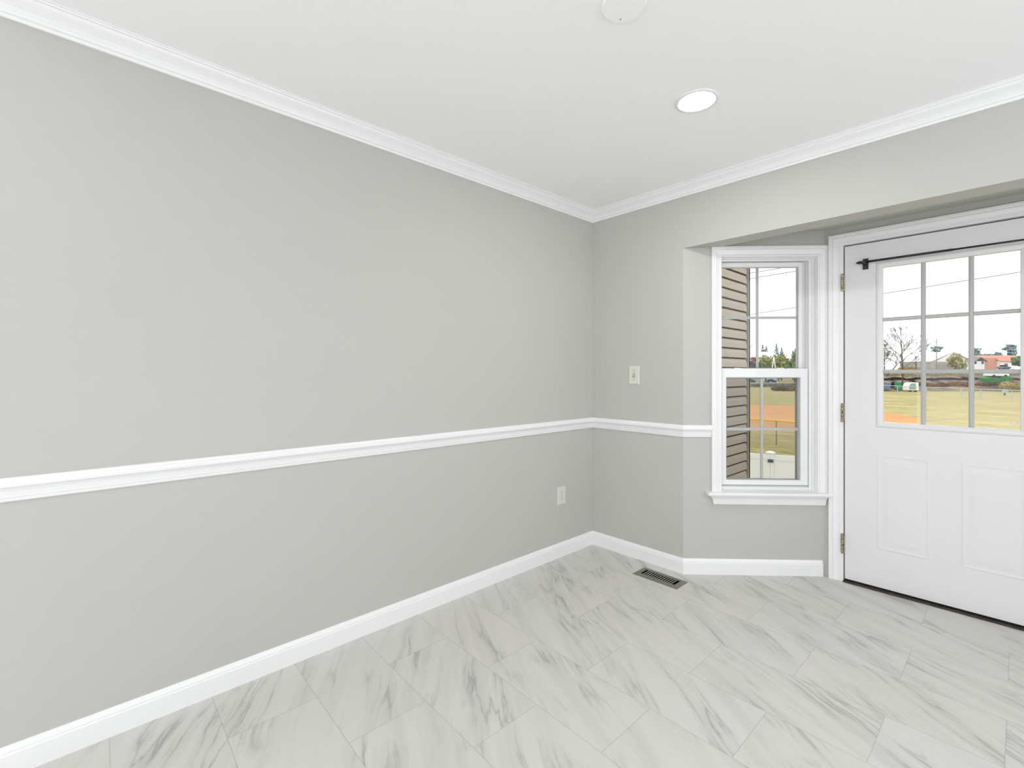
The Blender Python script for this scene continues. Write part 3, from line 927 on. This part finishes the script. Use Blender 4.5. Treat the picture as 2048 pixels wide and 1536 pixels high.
M_RUST = mat('rust_brush', (0.15, 0.05, 0.025), 0.9, 0.1, var=0.5, scale=0.5, color2=(0.24, 0.10, 0.05))
M_BRUSH = mat('tan_brush', (0.34, 0.28, 0.18), 0.9, 0.1, var=0.3, scale=0.5, color2=(0.45, 0.40, 0.25))
M_SHADE = mat('foliage_shade_black', (0.035, 0.032, 0.040), 0.9, 0.1, var=0.3, scale=0.5)  # near-black leaf colour painting in deep shade among the brush
M_YBUSH = mat('yellow_green_bush', (0.36, 0.36, 0.13), 0.8, 0.2, var=0.35, scale=0.5, color2=(0.50, 0.46, 0.22))
M_VIVID = mat('bright_ivy', (0.07, 0.30, 0.09), 0.8, 0.2, var=0.3, scale=0.6)
M_OBRUSH = mat('olive_brush', (0.30, 0.25, 0.085), 0.9, 0.1, var=0.4, scale=0.5, color2=(0.42, 0.36, 0.14))

# seen in the door panes
bare_tree((-14.5, 122.0), -1.6, 12.6, 3, 'tall bare tree with a dark trunk in the left door panes', depth=5, rad=0.20)
bare_tree((-18.4, 128.0), 1.0, 6.6, 5, 'low bare tree with a tangled grey crown at the left edge of the door glass', depth=5, rad=0.16, spread=0.55)
bare_tree((-17.3, 123.3), 0.6, 5.6, 9, 'bare tree with a dark trunk leaning right at the left edge of the door glass', lean=(1.5, 1.7), depth=3, rad=0.15)
bare_tree((-14.6, 141.0), 1.6, 4.6, 11, 'small pale bare tree right of the tall bare tree', depth=3, rad=0.10, spread=0.5)
leafy('round_bush', (-11.0, 189.1), 2.0, 5.0, 2.4, M_YBUSH, 21, 'round yellow-green bush before the white gabled building', 'bush', trunk=False, n=900, size=0.30)
leafy('conifer', (-21.2, 251.5), 2.2, 9.4, 4.0, M_BLUEC, 22, 'dark blue-green conifer behind the utility pole', n=500, size=0.45, shape='tiers')
leafy('conifer', (-10.6, 263.3), 2.2, 9.0, 3.0, M_BLUEC, 23, 'blue-green conifer half hidden by the right door bar', n=400, size=0.45, shape='tiers')
leafy('conifer', (-1.4, 265.5), 2.2, 10.0, 3.4, M_BLUEC, 24, 'spreading blue-green cedar above the red-roofed house', n=900, size=0.42, shape='tiers', tier=8)
leafy('round_tree', (-7.2, 281.4), 2.5, 7.6, 3.6, M_SLATE, 25, 'low slate-grey tree dome behind the red roof', n=700, size=0.5)
bare_tree(RD(225, 225), 2.2, 8.6, 27, 'faint bare tree left of the slate-grey dome', depth=3, rad=0.14, spread=0.5)
leafy('green_tree', (2.1, 188.4), 2.2, 4.2, 1.9, M_GREEN, 28, 'green tree at the right edge of the door glass', n=600, size=0.3)


def hedge(name, s0, s1, dpt, z0, z1, material, seed, label, n, size, th=1.2, cat='bushes'):
    rnd = random.Random(seed)
    mb = MB()
    k = max(2, int((s1 - s0) / 1.4))
    for i in range(k):
        s = s0 + (s1 - s0) * (i + 0.5) / k
        x, y = RD(s, dpt + rnd.uniform(-.5, .5))
        hh = (z1 - z0) * rnd.uniform(0.8, 1.08)
        blob(mb, (x, y, z0 + hh / 2), ((s1 - s0) / k * 0.75, th, hh / 2), int(n * 1.7) // k, size * 0.72, rnd)
    return tag(mb.build(name, material), label, cat, kind=None)


hedge('thicket', 80, 114, 106.5, -1.0, 0.25, M_SHADE, 31, 'thicket band along the bank with its shade coloured black', 4200, 0.26, 0.8)
hedge('shade_hedge', 77.3, 88, 100.6, -2.35, -0.5, M_SHADE, 39, 'black foliage standing in for the shade behind the blue and green bins', 1500, 0.22, 0.5)  # added foliage coloured black as the shade round the bins
hedge('rust_hedge', 88.5, 98.5, 101.6, -2.2, -0.55, M_RUST, 32, 'rust-brown hedge behind the fence in the middle pane', 1100, 0.20, 0.9)
hedge('rust_hedge', 100.4, 108, 101.6, -2.3, -0.35, M_RUST, 33, 'dark rust hedge with black gaps in the right pane', 1000, 0.20, 0.9)
hedge('tan_brush', 86, 123, 112.0, 0.0, 1.7, M_BRUSH, 34, 'tan dry brush along the top of the bank', 2600, 0.22)
hedge('ivy_mound', 98.8, 104.6, 99.3, -0.75, 0.55, M_VIVID, 35, 'bright green ivy draped over the rust hedge', 900, 0.16, 0.7)
hedge('olive_brush_pile', 98.6, 108, 95.0, -2.5, -0.55, M_OBRUSH, 36, 'olive brush pile at the right edge of the door glass', 1300, 0.2)
hedge('orange_brush', 95.5, 100, 116.0, 1.3, 3.0, mat('orange_brush', (0.46, 0.28, 0.12), 0.9, 0.1, var=0.3), 37, 'orange-brown brush below the tall bare tree', 500, 0.22)

# seen in the bay window panes
hedge('brush_mound', 55.0, 62.5, 99.5, GZ, -1.35, mat('brown_brush', (0.20, 0.13, 0.06), 0.9, 0.1, var=0.4, scale=0.6, color2=(0.27, 0.19, 0.10)), 41,
      'brown brush mound at the edge of the grass in the bay window', 1400, 0.2, cat='brush')
hedge('far_hedge', 60, 80, 129.0, GZ, -1.55, mat('grey_green_hedge', (0.13, 0.16, 0.12), 0.9, 0.1, var=0.4, scale=0.5, color2=(0.22, 0.24, 0.19)), 40,
      'grey-green low hedge behind the far grey fence in the bay window', 2200, 0.2)
leafy('olive_tree', RD(121.5, 216), GZ, 13.2, 6.6, M_OLIVE, 42, 'broad olive-green tree in the middle of the bay window', n=1500, size=0.55)
leafy('green_tree', RD(107.0, 199), GZ, 9.2, 3.6, M_GREEN, 43, 'dark green tree left of the broad olive tree', n=900, size=0.5)
leafy('green_tree', RD(111.5, 186), GZ, 10.2, 3.5, M_GREEN, 44, 'green tree at the right edge of the bay window', n=900, size=0.5)
leafy('grey_green_tree', RD(103.9, 172), GZ, 13.8, 1.8, mat('grey_green_leaves', (0.26, 0.31, 0.22), 0.8, 0.2, var=0.4), 45, 'tall narrow grey-green tree against the right window stile', n=700, size=0.4)
leafy('red_bush', RD(114.6, 225), 1.5, 7.6, 2.2, M_REDB, 46, 'dark red leafed tree beside the siding corner', n=500, size=0.4)
for i, (s, hh) in enumerate(((132.5, 18.0), (136.5, 19.4), (140.5, 17.3), (144, 19.8), (148.5, 18.2), (153, 16.0), (157.5, 15.8))):
    leafy('conifer', RD(s, 246 + 11 * (i % 2)), GZ, hh - 0.6, 3.3, M_DGREEN, 50 + i, 'dark green conifer in the far row above the white roof in the bay window', group='far conifer row', n=760, size=0.5, shape='cone', tier=10)
bare_tree(RD(49.5, 104), GZ, 15.5, 61, 'bare tree with fine twigs beside the siding corner', depth=4, rad=0.2, spread=0.5)

# ---- buildings
M_WHITE = mat('white_render', (0.92, 0.92, 0.90), 0.7, 0.2, var=0.02)
M_PALE = mat('pale_grey_wall', (0.55, 0.57, 0.58), 0.7, 0.2, var=0.05)
M_ROOFW = mat('white_metal_roof', (0.95, 0.95, 0.95), 0.6, 0.3, var=0.01)
M_ROOFR = mat('red_shingle_roof', (0.62, 0.27, 0.19), 0.8, 0.2, var=0.08, scale=0.8)
M_BRICK = mat('salmon_brick', (0.66, 0.32, 0.22), 0.8, 0.2, var=0.1, scale=1.2)
M_GROOF = mat('grey_shingle', (0.22, 0.23, 0.25), 0.8, 0.2, var=0.1)
M_PANE = mat('dark_window', (0.02, 0.025, 0.035), 0.2, 0.5)
M_BLUEPANE = mat('blue_window', (0.10, 0.14, 0.20), 0.2, 0.5)


def SD(s, d, z):
    return (*RD(s, d), z)


def gable(mb, s0, s1, d0, d1, ze, zr, ov=0.3):
    """gable roof, ridge running away from the viewer"""
    sm = (s0 + s1) / 2
    mb.prism([(s0 - ov, ze), (sm, zr), (s1 + ov, ze), (s1 + ov, ze - 0.25), (sm, zr - 0.25), (s0 - ov, ze - 0.25)], d0 - ov, d1 + ov, lambda s, z, d: SD(s, d, z))


def hip(mb, s0, s1, d0, d1, ze, zr, ov=0.3):
    """roof with the ridge running left to right"""
    dm = (d0 + d1) / 2
    mb.prism([(d0 - ov, ze), (dm, zr), (d1 + ov, ze), (d1 + ov, ze - 0.2), (dm, zr - 0.2), (d0 - ov, ze - 0.2)], s0 - ov, s1 + ov, lambda d, z, s: SD(s, d, z))


b1 = empty('gabled_building', SD(158.5, 170, 2.3), 'white building with a wide low white gable roof behind the yellow bush', 'building')
MB().box(152.3, 165, 170, 177, 2.2, 5.4, SD).build('wall', M_WHITE, b1)
rf = MB(); gable(rf, 150.6, 166.5, 169.5, 177, 5.6, 9.0, 0.0)
rf.build('roof', M_ROOFW, b1)
MB().prism([(152.3, 5.3), (165, 5.3), (158.6, 8.7)], 169.9, 176.9, lambda s, z, d: SD(s, d, z)).build('gable_wall', M_WHITE, b1)
gw = MB().box(133, 160.5, 161.5, 161.9, 2.2, 5.1, SD)
tag(gw.build('garden_wall', mat('grey_brown_wall', (0.40, 0.38, 0.34), 0.9, 0.1, var=0.2, scale=0.8)), 'long grey-brown wall before the white gabled building', 'wall')

b2 = empty('red_roof_house', SD(153, 150, 2.3), 'brick house with a red shingle roof and white garage in the right door pane', 'house')
MB().box(147.3, 158.5, 150.2, 153, 2.2, 5.6, SD).build('side_wall', M_WHITE, b2)
MB().box(148.25, 152.6, 148.0, 152, 2.2, 6.0, SD).build('brick_wall', M_BRICK, b2)
rf = MB(); hip(rf, 147.6, 161.0, 148.4, 153.5, 5.5, 6.9)
rf.build('roof', M_ROOFR, b2)
rf = MB(); gable(rf, 144.7, 148.4, 147.6, 150.5, 5.0, 6.3, 0.2)
rf.build('grey_gable', M_GROOF, b2)
MB().box(145.0, 148.2, 148.0, 150.2, 2.2, 5.0, SD).build('porch_wall', M_WHITE, b2)
for s in (145.3, 147.5):
    MB().box(s - 0.3, s + 0.3, 147.90, 147.99, 4.1, 4.9, SD).build('window', M_PANE, b2)
MB().box(152.0, 156.5, 146.9, 148.0, 2.2, 5.1, SD).build('garage_wall', M_WHITE, b2)
rf = MB(); rf.prism([(146.5, 5.0), (148.6, 6.0), (148.6, 5.75), (146.5, 4.8)], 151.7, 157.0, lambda d, z, s: SD(s, d, z))
rf.build('garage_roof', M_ROOFR, b2)
MB().box(153.3, 154.2, 146.80, 146.89, 3.35, 4.2, SD).build('garage_window', M_BLUEPANE, b2)

b3 = empty('white_house', SD(121.5, 230, GZ), 'big white house with a bright roof half hidden by trees in the bay window', 'house')
MB().box(115.5, 129.5, 230, 242, GZ, 9.4, SD).build('wall', M_WHITE, b3)
rf = MB(); hip(rf, 115.2, 130.2, 230, 242, 9.2, 11.8)
rf.build('roof', M_ROOFW, b3)
MB().box(119.5, 120.9, 229.88, 229.98, 3.0, 5.0, SD).build('window', M_PANE, b3)
b4 = empty('grey_roof_shed', SD(108.5, 212, GZ), 'grey roofed shed beside the siding corner in the bay window', 'shed')
MB().box(104.5, 111.5, 212, 220, GZ, 3.6, SD).build('wall', M_PALE, b4)
rf = MB(); gable(rf, 103.0, 112.2, 212, 220, 3.4, 7.2)
rf.build('roof', mat('mid_grey_roof', (0.36, 0.37, 0.38), 0.8, 0.2, var=0.08), b4)

# ---- poles and wires
pl = empty('utility_pole', (-16.2, 198.1, 2.2), 'tall utility pole left of the white gabled building', 'pole')
MB().tube([(-16.2, 198.1, 2.0), (-16.2, 198.1, 12.2)], [0.13, 0.09], 8).build('pole', mat('weathered_pole', (0.34, 0.27, 0.23), 0.9, 0.1, var=0.2), pl)
MB().box(-1.0, 1.0, -0.07, 0.07, 11.0, 11.15, lambda a, b, z: (-16.2 + RX * a + FX * b, 198.1 + RYv * a + FY * b, z)).build('cross_arm', M_TWIG, pl)


def wire(name, pa, pb, label, rad, sag=0.0, group=None):
    a, b = Vector(pa), Vector(pb)
    pts = [a + (b - a) * (i / 16) - Vector((0, 0, sag * 4 * (i / 16) * (1 - i / 16))) for i in range(17)]
    return tag(MB().tube(pts, rad, 6).build(name, M_WIRE, smooth=True), label, 'power line', group)


M_WIRE = mat('grey_wire', (0.10, 0.10, 0.11), 0.6, 0.2)

wire('power_line', (-25.62, 55.5, 7.68), (7.35, 70.5, 12.32), 'long thin wire rising to the right across the door panes', 0.036)
wire('power_line', (-18.22, 39.96, 9.79), (-6.74, 40.57, 10.14), 'upper of the two wires at the top of the bay window', 0.026)
wire('power_line', (-18.22, 39.96, 9.27), (-6.74, 40.57, 9.72), 'lower of the two wires at the top of the bay window', 0.026)
wire('power_line', (-26.6, 189.6, 9.04), (19.1, 238.5, 9.52), 'faint far wire low in the sky behind the utility pole', 0.035, 0.25)


def car(s, d, z, label, material, length=4.4):
    c = empty('parked_car', SD(s, d, z), label, 'car')
    h = length / 2
    bd = MB()
    bd.prism([(s - h, z + 0.35), (s - h + 0.05, z + 0.85), (s - h + 0.9, z + 0.95), (s + h - 0.7, z + 0.95), (s + h, z + 0.80), (s + h, z + 0.35)], d - 0.85, d + 0.85, lambda a, zz, b: SD(a, b, zz))
    bd.build('body', material, c)
    MB().prism([(s - h + 0.8, z + 0.94), (s - h + 1.4, z + 1.40), (s + h - 1.6, z + 1.40), (s + h - 0.8, z + 0.94)], d - 0.75, d + 0.75, lambda a, zz, b: SD(a, b, zz)).build('cabin', M_PANE, c)
    for ws in (s - h + 0.85, s + h - 0.85):
        for wd_ in (d - 0.78, d + 0.78):
            MB().tube([SD(ws, wd_ - 0.1, z + 0.32), SD(ws, wd_ + 0.1, z + 0.32)], 0.32, 12).build('wheel', M_DARK, c)
    return c


car(93.0, 185, GZ, 'blue car partly behind the siding corner', mat('blue_car_paint', (0.08, 0.14, 0.26), 0.3, 0.5))
car(101.3, 185, GZ, 'dark blue car parked beyond the far fence', mat('navy_car_paint', (0.05, 0.09, 0.19), 0.3, 0.5), 4.2)
car(112.6, 109.8, 0.25, 'white car half hidden in tan brush above the green ivy', mat('white_car_paint', (0.82, 0.83, 0.83), 0.3, 0.5))
car(147.4, 141.5, 2.25, 'grey car parked before the white garage', mat('grey_car_paint', (0.12, 0.14, 0.15), 0.3, 0.5), 2.6)


def bin_(s, d, z, label, material, h=1.5, wd_=1.15):
    c = empty('wheeled_bin', SD(s, d, z), label, 'bin')
    MB().loft([[SD(s - wd_ * .44, d - .4, z + 0.12), SD(s + wd_ * .44, d - .4, z + 0.12), SD(s + wd_ * .44, d + .4, z + 0.12), SD(s - wd_ * .44, d + .4, z + 0.12)],
               [SD(s - wd_ * .5, d - .5, z + h * .86), SD(s + wd_ * .5, d - .5, z + h * .86), SD(s + wd_ * .5, d + .5, z + h * .86), SD(s - wd_ * .5, d + .5, z + h * .86)]]).build('body', material, c)
    MB().prism([(d - .56, z + h * .86), (d - .56, z + h * .9), (d, z + h), (d + .56, z + h * .94), (d + .56, z + h * .86)], s - wd_ * .53, s + wd_ * .53, lambda b, zz, a: SD(a, b, zz)).build('lid', material, c)
    for e in (-1, 1):
        MB().tube([SD(s + e * wd_ * .46 - .05, d + .35, z + .14), SD(s + e * wd_ * .46 + .05, d + .35, z + .14)], 0.14, 10).build('wheel', M_DARK, c)


bin_(80.6, 98.3, -2.28, 'green bin beyond the far fence in the lower left door pane', mat('green_bin_plastic', (0.04, 0.33, 0.15), 0.5, 0.4), 1.75)
bin_(77.8, 98.1, -2.24, 'blue bin at the lower left edge of the door glass', mat('blue_bin_plastic', (0.13, 0.20, 0.33), 0.5, 0.4), 1.6)
tr = empty('box_trailer', SD(80.7, 95.5, GZ), 'small white box trailer with a pale green side beside the green bin', 'trailer')
MB().prism([(79.65, GZ + 0.32), (79.6, GZ + 1.0), (79.9, GZ + 1.75), (80.3, GZ + 1.9), (81.75, GZ + 1.9), (81.8, GZ + 0.32)], 94.9, 96.2, lambda a, z, b: SD(a, b, z)).build('body', M_WHITE, tr)
MB().prism([(79.85, GZ + 0.5), (79.85, GZ + 1.0), (80.1, GZ + 1.6), (80.4, GZ + 1.72), (81.2, GZ + 1.72), (81.2, GZ + 0.5)], 94.86, 94.9, lambda a, z, b: SD(a, b, z)).build('side_panel', mat('pale_green_panel', (0.30, 0.42, 0.38), 0.5, 0.4), tr)
for s_ in (80.2, 81.3):
    MB().tube([SD(s_, 95.0, GZ + 0.3), SD(s_, 95.2, GZ + 0.3)], 0.3, 12).build('wheel', M_DARK, tr)
ps = empty('marker_post', SD(83.5, 80, GZ), 'short brown post standing in the grass at the lower right', 'post')
MB().box(83.42, 83.58, 79.93, 80.07, GZ, -1.95, SD).build('post', M_BARK, ps)
MB().box(83.1, 83.9, 79.9, 79.93, -2.05, -1.85, SD).build('plate', mat('purple_grey_plate', (0.22, 0.18, 0.20), 0.6), ps)
sg = MB().box(66.5, 67.3, 64.0, 64.05, -1.42, -1.06, SD)
tag(sg.build('fence_sign', mat('pale_blue_board', (0.42, 0.52, 0.58), 0.5)), 'small pale blue board on the silver fence in the right pane', 'sign')
af = empty('a_frame', SD(106.5, 192, GZ), 'slim white A-shaped frame before the dark green tree', 'frame')
for e in (-1, 1):
    MB().tube([SD(106.5 + e * 1.5, 192, GZ), SD(106.5, 192, 7.9)], 0.17, 8).build('leg', M_WHITE, af)
MB().tube([SD(105.8, 192, 2.6), SD(107.2, 192, 2.6)], 0.14, 8).build('cross_bar', M_WHITE, af)
